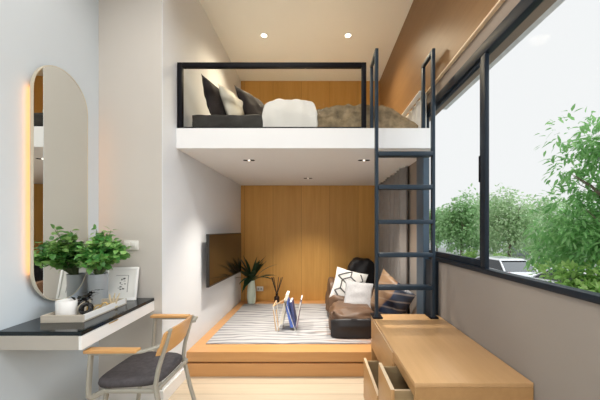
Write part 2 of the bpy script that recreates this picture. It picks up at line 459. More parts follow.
# ------------------------------------------------------------------ window
win = thing('window_1', (XR+.06, (YW0+YW1)/2, ZSILL), kind='structure')
b = MB()
b.box(XR-.012, XR+.04, YW0, YW1, ZSILL, ZSILL+.030, .004)
b.box(XR-.006, XR+.04, YW0, YW1, ZHEAD-.060, ZHEAD+.012, .004)
b.box(XR+.0, XR+.04, YW1-.05, YW1, ZSILL+.03, ZHEAD-.06, .004)
b.box(XR+.0, XR+.04, YW0, YW0+.05, ZSILL+.03, ZHEAD-.06, .004)
b.build('window_frame', M['frame_navy'], win, 40)
for ym in (1.786, .15, -.9):
    mbox(XR-.004, XR+.022, ym-.026, ym+.026, ZSILL+.028, ZHEAD-.058, bev=.004).build('mullion', M['frame_navy'], win, 40)
b = MB()
for (z0, z1) in ((ZSILL+.03, ZSILL+.075), (ZHEAD-.085, ZHEAD-.061)):
    b.box(XR+.008, XR+.03, 1.812, YW1-.05, z0, z1, .003)
b.box(XR+.008, XR+.03, 1.812, 1.842, ZSILL+.075, ZHEAD-.085, .003)
sash = b.build('sash', M['frame_navy'], win, 40)
b = MB(); b.box(XR-.004, XR+.008, 1.818, 1.834, 1.62, 1.78, .003)
b.build('handle', M['steel_black'], sash, 40)
mbox(XR+.016, XR+.022, 1.842, YW1-.05, ZSILL+.075, ZHEAD-.085).build('pane', M['glass'], win)
for (ya, yb) in ((.176, 1.760), (-.874, .124), (YW0+.05, -.926)):
    mbox(XR+.012, XR+.018, ya, yb, ZSILL+.03, ZHEAD-.06).build('pane', M['glass'], win)
# outside reveal under the lintel
b = MB(); b.box(XR+.16, XR+.22, YR, 2.80, ZHEAD+.02, ZHEAD+.2)
struct('trim_4', b, M['concrete'])

# ------------------------------------------------------------------ downlights
def downlight(name, loc, label, bright, group):
    x, y, z = loc
    t = thing(name, loc, label, 'ceiling light', group)
    b = MB()
    b.lathe((x, y, z), [(.036, 0), (.046, 0), (.046, -.006), (.036, -.008), (.034, -.004), (.036, 0)], 24)
    b.build('trim_ring', M['wall_white' if bright else 'steel_black'], t, 40)
    b = MB(); b.lathe((x, y, z), [(0, -.004), (.034, -.004), (.034, -.001), (0, -.001)], 24)
    b.build('lens', M['lamp' if bright else 'lamp_dim'], t, 40)
    return t
downlight('ceiling_downlight', (PX(264, 3.55), 3.55, ZC-.001), 'lit round downlight in high loft ceiling, the one over the pillows', True, 'loft ceiling downlights')
downlight('ceiling_downlight', (PX(348, 3.55), 3.55, ZC-.001), 'lit round downlight in high loft ceiling, the one nearer the ladder', True, 'loft ceiling downlights')
def twin(loc, label):
    x, y, z = loc
    t = thing('soffit_downlight', loc, label, 'ceiling light', 'downlights under the loft')
    b = MB(); b.box(x-.062, x+.062, y-.034, y+.034, z-.003, z, .001)
    b.build('plate', M['loft_paint'], t)
    for s in (-1, 1):
        b = MB(); b.lathe((x+s*.034, y, z-.003), [(0, -.004), (.020, -.004), (.025, -.001), (.025, .001), (0, .001)], 16)
        b.build('baffle', M['steel_black'], t, 40)
    b = MB(); b.lathe((x, y, z-.004), [(0, -.004), (.010, -.004), (.010, .001), (0, .001)], 12)
    b.build('lens', M['lamp_dim'], t)
    return t
SOFF = [(PX(249, 2.93), 2.93), (PX(364, 2.93), 2.93), (PX(308, 3.97), 3.97)]
for (x, y), l in zip(SOFF, ('small twin downlight in white loft underside near left wall',
        'small twin downlight in white loft underside beside the ladder', 'small twin downlight in white loft underside nearest the wooden back wall')):
    twin((x, y, ZS-.0005), l)

# ------------------------------------------------------------------ loft guard rail
rl = thing('guard_rail', (-.39, YLO+.03, ZL), 'black framed glass guard rail along the loft edge', 'railing')
x0, x1 = XL+.004, PX(366, YLO+.03)
zt = PZ(61.5, YLO)
b = MB()
b.box(x0, x0+.040, YLO+.01, YLO+.05, ZL, zt, .003); b.box(x1-.038, x1, YLO+.01, YLO+.05, ZL, zt, .003)
b.box(x0+.040, x1-.038, YLO+.01, YLO+.05, zt-.038, zt, .003); b.box(x0+.040, x1-.038, YLO+.01, YLO+.05, ZL, ZL+.014, .002)
b.build('frame', M['steel_black'], rl, 40)
mbox(x0+.038, x1-.036, YLO+.026, YLO+.034, ZL+.012, zt-.036).build('glass_panel', M['glass_rail'], rl)

# ------------------------------------------------------------------ ladder
ZBT = .635
YF, YK = 2.36, 2.575
ld = thing('loft_ladder', (.69, YF, ZBT), 'tall navy steel ladder from wooden bench up to the loft', 'ladder')
for xr in (.468, .912):
    b = MB()
    b.bar([(xr, YF, ZBT+.012), (xr, YF, 2.745)], .025, .042, up=Vector((0, 1, 0)))
    b.build('rail', M['steel_navy'], ld, 40)
    b = MB()
    b.box(xr-.0125, xr+.0125, YF+.02, YK+.02, 2.715, 2.747, .003)
    b.box(xr-.0125, xr+.0125, YK-.018, YK+.018, ZL, 2.716, .003)
    b.build('grab_handle', M['steel_navy'], ld, 40)
for z in (1.94, 1.68, 1.408, 1.148, .892):
    b = MB(); b.box(.480, .900, YF-.030, YF+.05, z-.034, z, .004)
    b.build('rung', M['steel_navy'], ld, 40)
for xr in (.468, .912):
    b = MB(); b.box(xr-.03, xr+.045 if xr < .6 else xr+.035, YF-.03, YF+.11, ZBT, ZBT+.012, .002)
    b.build('foot_plate', M['steel_black'], ld, 40)

# ------------------------------------------------------------------ bench with drawers
BX0, BX1, BY0, BY1 = .445, .985, 1.364, 2.47
bn = thing('storage_bench', ((BX0+BX1)/2, (BY0+BY1)/2, 0), 'long wooden storage bench with open drawers under the window', 'bench')
t_ = .02
b = MB()
b.box(BX0, BX1, BY0, BY1, ZBT-.022, ZBT, .002); 
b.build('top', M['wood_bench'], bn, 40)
b = MB()
b.box(BX0+.001, BX1, BY0+.001, BY0+.02, 0, ZBT-.0225); b.box(BX0+.001, BX1, BY1-.02, BY1-.001, 0, ZBT-.0225)
b.box(BX0+.001, BX1, 1.735, 1.753, 0, ZBT-.0225); b.box(BX1-.015, BX1, BY0+.02, BY1-.02, 0, ZBT-.0225)
b.box(BX0+.02, BX1-.015, BY0+.02, BY1-.02, .04, .058); b.box(BX0+.02, BX1-.015, 1.754, BY1-.02, .362, .38)
b.box(BX0+.001, BX0+.02, BY0+.02, BY1-.02, 0, .05)
b.box(BX0+.001, BX0+.02, BY0+.02, 1.735, ZBT-.068, ZBT-.0225)
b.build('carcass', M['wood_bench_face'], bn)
def drawer(x, ya, yb, z0, z1, depth, knob=False):
    b = MB(); b.box(x, x+.019, ya, yb, z0, z1, .002)
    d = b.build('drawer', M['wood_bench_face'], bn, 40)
    b = MB()
    b.box(x+.019, x+depth, ya+.014, ya+.028, z0+.03, z1-.012, .001); b.box(x+.019, x+depth, yb-.028, yb-.014, z0+.03, z1-.012, .001)
    b.box(x+depth-.014, x+depth, ya+.03, yb-.03, z0+.03, z1-.012, .001); b.box(x+.019, x+depth-.014, ya+.028, yb-.028, z0+.03, z0+.042)
    b.build('drawer_box', M['drawer_in'], d)
    b = MB(); b.box(x+.0005, x+.0185, ya+.001, yb-.001, z1, z1+.002); b.box(x+.0185, x+depth, ya+.0145, ya+.0275, z1-.0115, z1-.0105)
    b.build('edge_band', M['wood_pale'], d)
drawer(.352, 1.757, 2.27, .07, .358, .30)
drawer(.354, 1.44, 1.732, .20, .562, .36)
drawer(BX0-.004, 1.757, 2.44, .384, ZBT-.024, .30)

# ------------------------------------------------------------------ floating vanity desk
ZD = .81
YD0, YD1 = 1.533, YC-.001
def xf(y): return -1.222-KA*(y-1.9)          # front face follows the wall
dk = thing('vanity_desk', (-1.45, 1.9, ZD-.095), 'wall hung white vanity desk with black glass top', 'desk')
def slab(y0, y1, xo0, xo1, z0, z1, bev=.002):
    """box between the left wall (xo0 from it) and the front (xo1 from it)"""
    b = MB(); b.prism([(xa(y0)+xo0, y0), (xf(y0)+xo1, y0), (xf(y1)+xo1, y1), (xa(y1)+xo0, y1)], 'z', z0, z1, bev); return b
slab(YD0, YD1, .002, -.016, ZD-.095, ZD-.0215).build('cabinet', M['shaded_lac'], dk)
b = MB(); b.prism([(xf(YD0)-.0155, YD0), (xf(YD0), YD0), (xf(YD1), YD1), (xf(YD1)-.0155, YD1)], 'z', ZD-.095, ZD-.024, .0015)
df = b.build('drawer', M['white_lac'], dk)
b = MB(); b.box(xf(1.78)-.004, xf(1.78)+.005, 1.75, 1.83, ZD-.03, ZD-.0245, .001)
b.build('pull', M['brass'], df)
slab(YD0, YD1, .002, .0, ZD-.021, ZD, .002).build('top', M['black_glass'], dk)

# ------------------------------------------------------------------ pill mirror
MY0, MY1, MZ0, MZ1 = 1.690, 2.115, .885, 2.345
mr = thing('wall_mirror', (xa(1.96), 1.96, MZ0), 'tall pill shaped wall mirror with warm backlight above the desk', 'mirror')
ang = math.atan2(-KA, 1)
def pill(w, h, n=24):
    r = w/2; L = []
    for k in range(n+1):
        a = math.pi*k/n; L.append((r*math.cos(a), h/2-r+r*math.sin(a)))
    for k in range(n+1):
        a = math.pi+math.pi*k/n; L.append((r*math.cos(a), -h/2+r+r*math.sin(a)))
    return L
mc = Vector((xa((MY0+MY1)/2), (MY0+MY1)/2, (MZ0+MZ1)/2)); mW, mH = MY1-MY0, MZ1-MZ0
dvec = Vector((-KW, 1, 0)).normalized(); nvec = Vector((1, KW, 0)).normalized()
def mp(u, v, d): return mc+dvec*u+Vector((0, 0, v))+nvec*d
def pillplate(w, h, d0, d1):
    b = MB(); P = pill(w, h)
    A = [b.bm.verts.new(mp(u, v, d0)) for u, v in P]; B = [b.bm.verts.new(mp(u, v, d1)) for u, v in P]
    b.bm.faces.new(A[::-1]); b.bm.faces.new(B)
    n = len(P)
    for i in range(n): b.bm.faces.new([A[i], A[(i+1) % n], B[(i+1) % n], B[i]])
    return b
def pillring(w, h, t, d0, d1):
    b = MB(); P = pill(w, h); Q = pill(w-2*t, h-2*t); n = len(P)
    V = [[b.bm.verts.new(mp(u, v, d)) for u, v in S] for S, d in ((P, d0), (P, d1), (Q, d1), (Q, d0))]
    for a in range(4):
        A, B = V[a], V[(a+1) % 4]
        for i in range(n): b.bm.faces.new([A[i], A[(i+1) % n], B[(i+1) % n], B[i]])
    return b
pillplate(mW-.010, mH-.010, .034, .045).build('glass', M['mirror'], mr, 30)
pillring(mW, mH, .005, .030, .047).build('frame', M['mirror_rim'], mr, 40)
pillplate(mW-.07, mH-.07, .0005, .032).build('backing', M['mirror_back'], mr, 30)
for s_ in (-1, 1):
    uc = s_*(mW/2-.029)
    b = MB(); b.prism([tuple(mp(uc+q*.004, 0, d))[:2] for q, d in ((-1, .008), (1, .008), (1, .026), (-1, .026))], 'z', MZ0+.19, MZ1-.19, .001)
    b.build('light_strip', M['led'], mr)

# ------------------------------------------------------------------ things on the desk
def onD(px, py):
    Y = 300*(E-ZD)/(py-229); return Vector(((px-317)*Y/300, Y, ZD))
tx0, tx1, ty0, ty1 = -1.555, -1.325, 1.68, 2.10
rot = Matrix.Rotation(math.atan(KA), 4, 'Z')
b = MB()
b.box(tx0, tx1, ty0, ty1, ZD, ZD+.008, .001)
for a in ((tx0, tx1, ty0, ty0+.012), (tx0, tx1, ty1-.012, ty1), (tx0, tx0+.012, ty0+.012, ty1-.012)):
    b.box(*a, ZD+.008, ZD+.04, .001)
cen = Vector(((tx0+tx1)/2, (ty0+ty1)/2, ZD))
def spin(b):
    for v in b.bm.verts: v.co = cen+rot.to_3x3() @ (v.co-cen)
    return b
tr = thing('desk_tray', cen, 'long greige tray with pale edge on the black desk top', 'tray')
spin(b).build('tray_body', M['tray'], tr)
spin(mbox(tx1-.012, tx1, ty0+.012, ty1-.012, ZD+.008, ZD+.04, bev=.001)).build('tray_side', M['white_lac'], tr)
ZT = ZD+.008
# white cup
cu = Vector((-1.482, 1.775, ZT))
b = MB(); b.lathe(cu, [(0, .0), (.048, 0), (.051, .004), (.052, .093), (.050, .096), (.047, .093), (.046, .012), (0, .010)], 28)
tag(b.build('candle_cup', M['ceramic'], None, 50, cu), 'white ceramic cup at the near end of the tray', 'cup')
# black sprig standing in the cup
rnd = random.Random(4)
sp_ = thing('dried_sprig', cu+Vector((0, 0, .0105)), 'black dried sprig standing in the white cup', 'dried flowers')
bs, bl = MB(), MB()
for k in range(7):
    a = rnd.uniform(-.9, .9)+.3; L = rnd.uniform(.13, .19)
    d = Vector((math.cos(a)*.35, math.sin(a)*.35+.35, 1)).normalized()
    p0 = cu+Vector((rnd.uniform(-.02, .02), rnd.uniform(-.02, .02), .0105)); pts = [p0+d*L*t+Vector((.02*t*t, .05*t*t, -.04*t*t)) for t in (0, .33, .66, 1)]
    bs.tube(pts, .0022, 6)
    for t in (.7, .8, .9, 1):
        p = p0+d*L*t+Vector((.02*t*t, .05*t*t, -.04*t*t))
        bl.leaf(p, (rnd.uniform(-.6, 1), rnd.uniform(-.5, 1), rnd.uniform(-.3, .6)), (0, 0, 1), rnd.uniform(.04, .06), .022, .3)
bs.build('stem', M['black_gloss'], sp_, 60); bl.build('leaf', M['black_gloss'], sp_, 60, rec=False)
# black knotted ornament
oc = Vector((-1.385, 1.80, ZT))
b = MB()
for k in range(3):
    ax = Quaternion((rnd.uniform(-1, 1), rnd.uniform(-1, 1), .4), rnd.uniform(.6, 2.2))
    ring = [oc+Vector((0, 0, .040))+ax @ Vector((.030*math.cos(2*math.pi*i/20), .030*math.sin(2*math.pi*i/20), 0)) for i in range(20)]
    b.tube(ring, .0085, 8, closed=True)
tag(b.build('knot_ornament', M['black_gloss'], None, 60), 'glossy black knot ornament beside the white cup', 'ornament')
# gold chain-like ornament & cream coral further along the tray
oc2 = Vector((-1.40, 1.93, ZT)); b = MB()
for k in range(4):
    c = oc2+Vector((-.02+.016*k, -.06+.042*k, .016))
    ax = Quaternion((1, .3*k, 0), .5 if k % 2 else 1.4)
    b.tube([c+ax @ Vector((.014*math.cos(2*math.pi*i/14), .024*math.sin(2*math.pi*i/14), 0)) for i in range(14)], .0042, 7, closed=True)
tag(b.build('chain_ornament', M['brass'], None, 60), 'gold chain link ornament lying mid tray', 'ornament')
oc3 = Vector((-1.345, 1.985, ZT)); b = MB()
b.lathe(oc3, [(0, 0), (.022, 0), (.024, .006), (0, .010)], 14)
for k in range(6):
    a = k*1.05; d = Vector((math.cos(a)*.6, math.sin(a)*.6, 1)).normalized()
    q = oc3+Vector((0, 0, .006)); b.tube([q, q+d*.03, q+d*.05+Vector((0, 0, .015)), q+d*.062+Vector((.006, 0, .028))], [.007, .006, .005, .003], 7)
tag(b.build('coral_ornament', M['cream'], None, 60), 'cream coral ornament at the far end of the tray', 'ornament')
# tin vase + eucalyptus
vc = Vector((-1.545, 2.118, ZD))
b = MB(); b.lathe(vc, [(0, 0), (.053, 0), (.056, .004), (.059, .20), (.061, .21), (.057, .21), (.054, .02), (0, .018)], 28)
tag(b.build('plant_vase', M['tin'], None, 50, vc), 'grey cylindrical vase behind the tray on the desk', 'vase')
eu = thing('eucalyptus_bunch', vc+Vector((0, 0, .02)), 'bushy green eucalyptus bunch in the grey desk vase', 'plant')
bs, bl = MB(), MB()
rnd = random.Random(11)
for k in range(66):
    a = rnd.uniform(0, 2*math.pi); sp = math.sqrt(rnd.random())
    ox_, oy_ = math.cos(a)*sp, math.sin(a)*sp
    lg = rnd.uniform(.75, 1.1)
    out = Vector((.075+.13*ox_*lg, -.055+.165*oy_*lg, 0))
    H = rnd.uniform(.27, .45)*(1-.40*sp*sp*rnd.random())
    p0 = vc+Vector((out.x*.08, out.y*.08, .02)); p1 = vc+Vector((out.x*.15, out.y*.15, .205))
    p2 = vc+Vector((out.x*.65, out.y*.65, .20+H*.5)); p3 = vc+Vector((out.x*1.1, out.y*1.1, .20+H*(.85-.35*sp)))
    pts = [p0, p1, p2, p3]
    bs.tube(pts, [.003, .003, .0025, .0015], 5)
    for i in range(9):
        t = .28+.72*i/8
        q = p1.lerp(p2, t*2) if t < .5 else p2.lerp(p3, t*2-1)
        for s in (-1, 1):
            dd = Vector((rnd.uniform(-1, 1), rnd.uniform(-1, 1), rnd.uniform(-.4, .7)))
            lq = q+dd.normalized()*.006
            lq.x = max(lq.x, xa(lq.y)+.085); lq.y = min(lq.y, YC-.035)
            if lq.y+dd.normalized().y*.05 > YC-.004: dd.y = -abs(dd.y)
            if lq.x+dd.normalized().x*.05 < xa(lq.y)+.065: dd.x = abs(dd.x)
            bl.leaf(lq, dd, (rnd.uniform(-.6, .6), rnd.uniform(-.8, .3), 1), rnd.uniform(.034, .050), rnd.uniform(.030, .042), .25, 4)
bs.build('stem', M['stem'], eu, 60); bl.build('leaf', M['leaf_euc'], eu, 60, rec=False)
# picture frame leaning
fr = thing('picture_frame', (-1.445, 2.205, ZD), 'small white picture frame with a dotted drawing on the desk', 'picture frame')
fw, fh = .225, .245
tilt = Matrix.Translation((-1.445, 2.195, ZD)) @ Matrix.Rotation(R(8), 4, 'Z') @ Matrix.Rotation(R(-12), 4, 'X')
def put(b):
    for v in b.bm.verts: v.co = tilt @ v.co
    return b
b = MB()
b.box(-fw/2, fw/2, -.009, .009, 0, .020, .002); b.box(-fw/2, fw/2, -.009, .009, fh-.020, fh, .002)
b.box(-fw/2, -fw/2+.020, -.009, .009, .020, fh-.020, .002); b.box(fw/2-.020, fw/2, -.009, .009, .020, fh-.020, .002)
put(b).build('frame', M['white_lac'], fr, 40)
put(mbox(-fw/2+.02, fw/2-.02, -.003, .007, .020, fh-.020)).build('mat_board', M['paper'], fr)
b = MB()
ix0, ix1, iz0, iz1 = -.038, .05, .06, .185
b.box(ix0, ix1, -.0042, -.003, iz1-.004, iz1); b.box(ix1-.006, ix1, -.0042, -.003, iz0, iz1-.004)  # shade inside the mat opening, drawn as thin grey strips
put(b).build('mat_shade', M['shadow_grey'], fr)
rnd = random.Random(3); b = MB()
for k in range(9):
    x, z = rnd.uniform(-.022, .03), rnd.uniform(.075, .165)
    b.box(x, x+rnd.uniform(.006, .014), -.0042, -.003, z, z+rnd.uniform(.005, .012))
for k in range(3): b.box(-.02+.018*k, -.006+.018*k, -.0042, -.003, .09+.025*k, .093+.025*k)
put(b).build('drawing', M['ink'], fr)
b = MB(); b.box(-.02, .02, .012, .016, .0, .15)
put(b).build('easel_back', M['shadow_grey'], fr)

# switch on the column
sw = thing('wall_switch', (PX(131, YC), YC, 1.18), 'white switch plate on the beige column above the desk', 'switch')
x = PX(131.5, YC)
b = MB(); b.box(x-.055, x+.055, YC-.010, YC, 1.177, 1.247, .003)
b.build('plate', M['plastic_white'], sw, 40)
for k in (-1, 1):
    b = MB(); b.box(x+k*.024-.017, x+k*.024+.017, YC-.014, YC-.0095, 1.192, 1.232, .002)
    b.build('rocker', M['plastic_white'], sw, 40)

# ------------------------------------------------------------------ chair
ch = thing('armchair', (-1.06, 1.88, 0), 'metal framed armchair with wooden arms and charcoal seat at the desk', 'chair')
YN, YFc = 1.68, 2.075            # back posts
AN, AF = 1.60, 2.232             # arms
ZA = .684
# seat
def seatfn():
    b = MB(); n = 36
    P = []
    for k in range(n):
        a = 2*math.pi*k/n; c, s_ = math.cos(a), math.sin(a)
        u = math.copysign(abs(c)**.42, c); v = math.copysign(abs(s_)**.42, s_)
        P.append((u, v))
    cx, cy = -1.078, 1.882; dz = .026
    prof = [(.0, .414), (.88, .414), (.97, .420), (1., .436), (.985, .452), (.93, .461), (.6, .463), (.0, .460)]
    rings = []
    for (s_, z) in prof:
        if s_ == 0: rings.append([b.bm.verts.new((cx, cy, z+dz))]); continue
        rings.append([b.bm.verts.new((cx+.182*u*s_, cy+(.205+.018*(-u))*v*s_, z+dz)) for u, v in P])
    for A, B in zip(rings, rings[1:]):
        for k in range(n):
            q = [A[k % len(A)], A[(k+1) % len(A)], B[(k+1) % len(B)], B[k % len(B)]]
            q2 = []
            [q2.append(v) for v in q if v not in q2]
            b.bm.faces.new(q2)
    return b
seatfn().build('seat', M['seat_fabric'], ch, 60)
mw, md = .030, .014
def strap(pts, w=mw, d=md, up=Vector((0, 1, 0)), sub=0):
    b = MB(); b.bar(pts, w, d, up=up); return b
# back legs + back posts (one bent bar each)
for y in (YN, YFc):
    f_ = 1 if y == YFc else 0
    b = MB(); b.bar([(-.795-.01*f_, y, 0.), (-.870-.01*f_, y, .26), (-.905-.02*f_, y, .455), (-.888-.025*f_, y, .55), (-.845-.03*f_, y, .69), (-.822-.038*f_, y, .772-.035*f_)], .016, .032, up=Vector((0, 1, 0)))
    b.build('leg', M['metal_chair'], ch, 50)
# front legs
for y in (YN+.02, YFc-.02):
    b = MB(); b.bar([(-1.245, y, 0.), (-1.21, y, .28), (-1.19, y, .430)], .016, .030, up=Vector((0, 1, 0)))
    b.build('leg', M['metal_chair'], ch, 50)
# seat rails
b = MB()
for y in (YN, YFc): b.bar([(-.90, y, .428), (-1.21, y, .428)], .016, .022)
b.bar([(-1.19, YN, .428), (-1.19, YFc, .428)], .016, .022); b.bar([(-.90, YN, .428), (-.90, YFc, .428)], .016, .022)
b.build('seat_frame', M['metal_chair'], ch, 50)
# arm loops
for y, yb_, s in ((AN, YN, -1), (AF, YFc, 1)):
    b = MB()
    b.bar([(-1.19, yb_, .428), (-1.20, yb_+s*.03, .428), (-1.213, y-s*.012, .430), (-1.219, y, .446), (-1.218, y, .49), (-1.212, y, .58), (-1.205, y, ZA-.014)], .030, .013, up=Vector((1, 0, 0)))
    b.build('arm_post', M['metal_chair'], ch, 60)
    b = MB()
    P = [(-1.215, y, ZA-.012), (-1.05, y, ZA-.012), (-.98, y, ZA-.010), (-.93, y-s*.008, ZA-.004), (-.885, y-s*.035, ZA+.004), (-.862, yb_+s*.018, ZA+.008), (-.852, yb_+s*.002, ZA+.010)]
    b.bar(P, .026, .013)
    b.build('arm_rail', M['metal_chair'], ch, 60)
    b = MB()
    pl = [(-1.228, y-.027), (-.957, y-.021), (-.950, y+.021), (-1.228, y+.027)]
    b.prism(pl, 'z', ZA-.005, ZA+.013, .003)
    b.build('armrest', M['wood_arm'], ch, 50)
# backrest panel: bent plywood
b = MB()
def back(u, v, o):
    y = YN-.040+(YFc-YN+.065)*u
    bow = .022*math.sin(math.pi*u)
    z = .628-.028*u+.145*v
    c = .012*(abs(2*u-1)**6)
    return Vector((-.882-.030*u+.30*(z-.60)-.004+bow+o, y, z+(c if v < .5 else -c)))
nu, nv = 16, 4
F = [[b.bm.verts.new(back(i/nu, j/nv, -.006)) for j in range(nv+1)] for i in range(nu+1)]
G = [[b.bm.verts.new(back(i/nu, j/nv, .008)) for j in range(nv+1)] for i in range(nu+1)]
for i in range(nu):
    for j in range(nv):
        b.bm.faces.new([F[i][j], F[i+1][j], F[i+1][j+1], F[i][j+1]]); b.bm.faces.new([G[i][j], G[i][j+1], G[i+1][j+1], G[i+1][j]])
    b.bm.faces.new([F[i][0], G[i][0], G[i+1][0], F[i+1][0]]); b.bm.faces.new([F[i][nv], F[i+1][nv], G[i+1][nv], G[i][nv]])
for j in range(nv):
    b.bm.faces.new([F[0][j], F[0][j+1], G[0][j+1], G[0][j]]); b.bm.faces.new([F[nu][j], G[nu][j], G[nu][j+1], F[nu][j+1]])
b.build('backrest', M['wood_chair'], ch, 50)

# ------------------------------------------------------------------ television
tvn, tvf = Vector((-1.095, 3.04, 0)), Vector((-1.06, 4.20, 0))
tv = thing('television', ((tvn.x+tvf.x)/2, 3.6, .74), 'flat black television on the white alcove wall', 'television')
d = (tvf-tvn).normalized(); nn = Vector((d.y, -d.x, 0))
def tvbox(a0, a1, z0, z1, n0, n1, bev=.002):
    b = MB(); L = (tvf-tvn).length
    P = [tvn+d*a0+nn*n0, tvn+d*a1+nn*n0, tvn+d*a1+nn*n1, tvn+d*a0+nn*n1]
    b.prism([(p.x, p.y) for p in P], 'z', z0, z1, bev); return b
L = (tvf-tvn).length
tvbox(0, L, .74, 1.283, -.03, 0).build('bezel', M['tv_black'], tv)
tvbox(.010, L-.010, .755, 1.273, -.001, .0015, .0005).build('screen', M['tv_screen'], tv)
b = MB(); b.box(XL+.001, XL+.02, 3.35, 3.85, .88, 1.15, .003); b.box(XL+.02, tvn.x-.010, 3.5, 3.7, .95, 1.08, .003)
b.build('wall_bracket', M['tv_black'], tv)

# ------------------------------------------------------------------ vase and plant in the corner
v2 = Vector((PX(251.5, 4.45), 4.45, ZP))
b = MB(); b.lathe(v2, [(0, 0), (.048, 0), (.056, .01), (.063, .10), (.060, .2), (.048, .30), (.044, .335), (.048, .345), (.040, .342), (.040, .30), (.05, .2), (.05, .02), (0, .018)], 36,
    wob=lambda k, n, z: 1+.05*(1 if k % 3 else -1))
tag(b.build('floor_vase', M['ceramic_mint'], None, 60, v2), 'pale mint ribbed vase on the platform in the left corner', 'vase')
pl = thing('leaf_arrangement', v2+Vector((0, 0, .02)), 'dark green strappy leaves in the pale mint floor vase', 'plant')
rnd = random.Random(8); bs, bl = MB(), MB()
for k in range(46):
    a = rnd.uniform(0, 2*math.pi); e = rnd.uniform(.35, 1.25)
    d3 = Vector((math.cos(a)*math.cos(e), math.sin(a)*math.cos(e)*.8, math.sin(e)))
    if d3.y > .1: d3.y *= .2
    if d3.x < -.3: d3.x *= .55
    p0 = v2+Vector((d3.x*.01, d3.y*.01, .02)); p1 = v2+Vector((d3.x*.03, d3.y*.03, .345)); Ls = rnd.uniform(.04, .12)
    p2 = p1+d3*Ls; p2.x = max(p2.x, XL+.13)
    bs.tube([p0, p1, p2], [.004, .004, .003], 5)
    Lf = rnd.uniform(.20, .36)
    d3.y = min(d3.y, .1)
    if k < 6: d3 = Vector((-.28+.05*k, -.8, .45-.13*k))
    if p2.x+d3.x*Lf < XL+.07: d3.x = (XL+.07-p2.x)/Lf
    bl.leaf(p2-d3*.02, d3, (0, 0, 1), Lf, rnd.uniform(.05, .075), .35 if e < .8 else .12, 6)
for v in bl.bm.verts: v.co.x = max(v.co.x, XL+.012); v.co.y = min(v.co.y, YB-.01)
bs.build('stem', M['stem'], pl, 60); bl.build('leaf', M['leaf_palm'], pl, 60, rec=False)
# reed diffuser
rd = Vector((PX(276.8, 4.5), 4.5, ZP))
df_ = thing('reed_diffuser', rd, 'dark glass reed diffuser on the platform by the back wall', 'diffuser')
b = MB(); b.lathe(rd, [(0, 0), (.038, 0), (.041, .004), (.041, .085), (.034, .10), (.018, .108), (.018, .135), (.022, .137), (.022, .142), (.013, .142), (.013, .108), (0, .10)], 20)
b.build('bottle', M['glass_amber'], df_, 50)
for dx, dy in ((-.07, .0), (-.045, .03), (.02, .02), (.075, .01), (-.055, -.03), (.06, -.03)):
    b = MB(); b.tube([rd+Vector((-dx*.1, -dy*.1, .02)), rd+Vector((dx*.1, dy*.1, .14)), rd+Vector((dx*1.15, dy, .385))], .0052, 6)
    b.build('reed', M['reed'], df_, 60)
# outlet on the back wall
ox, oz = PX(260, YB), PZ(288.7, YB)
ot = thing('wall_outlet', (ox, YB, oz-.035), 'white socket plate low on the wooden back wall', 'socket')
b = MB(); b.box(ox-.052, ox+.052, YB-.010, YB, oz-.037, oz+.037, .003); b.build('plate', M['plastic_white'], ot, 40)
for k in (-1, 1):
    b = MB(); b.box(ox+k*.022-.013, ox+k*.022+.013, YB-.0125, YB-.0098, oz-.014, oz+.014, .001); b.build('socket', M['shadow_grey'], ot, 40)

# ------------------------------------------------------------------ rug
b = MB(); b.box(-1.07, .62, 2.885, 4.42, ZP, ZP+.010, .003)
rg = b.build('rug', M['rug'], None, 40)
tag(rg, 'pale rug with wavy grey lines on the wooden platform', 'rug')
ZR = ZP+.010

# ------------------------------------------------------------------ magazine rack
rx, ry = -.34, 3.30
mk = thing('magazine_rack', (-.30, 3.33, ZR), 'white zigzag wire magazine rack on the rug', 'magazine rack')
zig = [(-.47, .27), (-.425, .008), (-.345, .345), (-.235, .008), (-.18, .30)]
for yy in (3.22, 3.46):
    b = MB()
    pts = [(x, yy, ZR+z) for x, z in zig]
    b.tube(pts, .0075, 8)
    b.build('zigzag_wire', M['rack_white'], mk, 60)
for (x, z) in zig:
    b = MB(); b.tube([(x, 3.215, ZR+z), (x, 3.465, ZR+z)], .0075, 8)
    b.build('crossbar', M['rack_tan'] if x == zig[0][0] else M['rack_white'], mk, 60)
b = MB()
for x in (-.44, -.41): b.tube([(x, 3.22, ZR+.0075), (x-.028, 3.22, ZR+.235)], .006, 8)
b.tube([(-.47, 3.22, ZR+.27), (-.345, 3.22, ZR+.345)], .006, 8)
b.build('wooden_rod', M['rack_tan'], mk, 60)
def mag(xb, zb, xt, zt_, th, m, label, y0=3.235, y1=3.445, pages=True):
    a = Vector((xb, 0, zb)); c = Vector((xt, 0, zt_)); dd = (c-a).normalized(); n = Vector((-dd.z, 0, dd.x))
    L = (c-a).length
    t = thing('magazine', (xb, (y0+y1)/2, zb), label, 'magazine', 'magazines in the wire rack')
    b = MB()
    for o0, o1 in ((-th/2, -th/2+.0015), (th/2-.0015, th/2)):
        P = [a+n*o0, a+n*o1, c+n*o1, c+n*o0]
        b.prism([(p.x, p.z) for p in P], 'y', y0, y1)
    P = [a-n*th/2, a+n*th/2, c+n*th/2, c-n*th/2]
    b.prism([(p.x, p.z) for p in P], 'y', y0-.0012, y0+.0003)          # spine
    b.build('cover', m, t)
    P = [a-n*(th/2-.0015)+dd*.001, a+n*(th/2-.0015)+dd*.001, c+n*(th/2-.0015)-dd*.002, c-n*(th/2-.0015)-dd*.002]
    b = MB(); b.prism([(p.x, p.z) for p in P], 'y', y0+.002, y1-.002); b.build('pages', M['paper'], t)
Z0 = ZR+.02
mag(-.268, Z0+.016, -.338, Z0+.300, .036, M['mag_blue'], 'blue magazine leaning left in the middle slot of the rack')
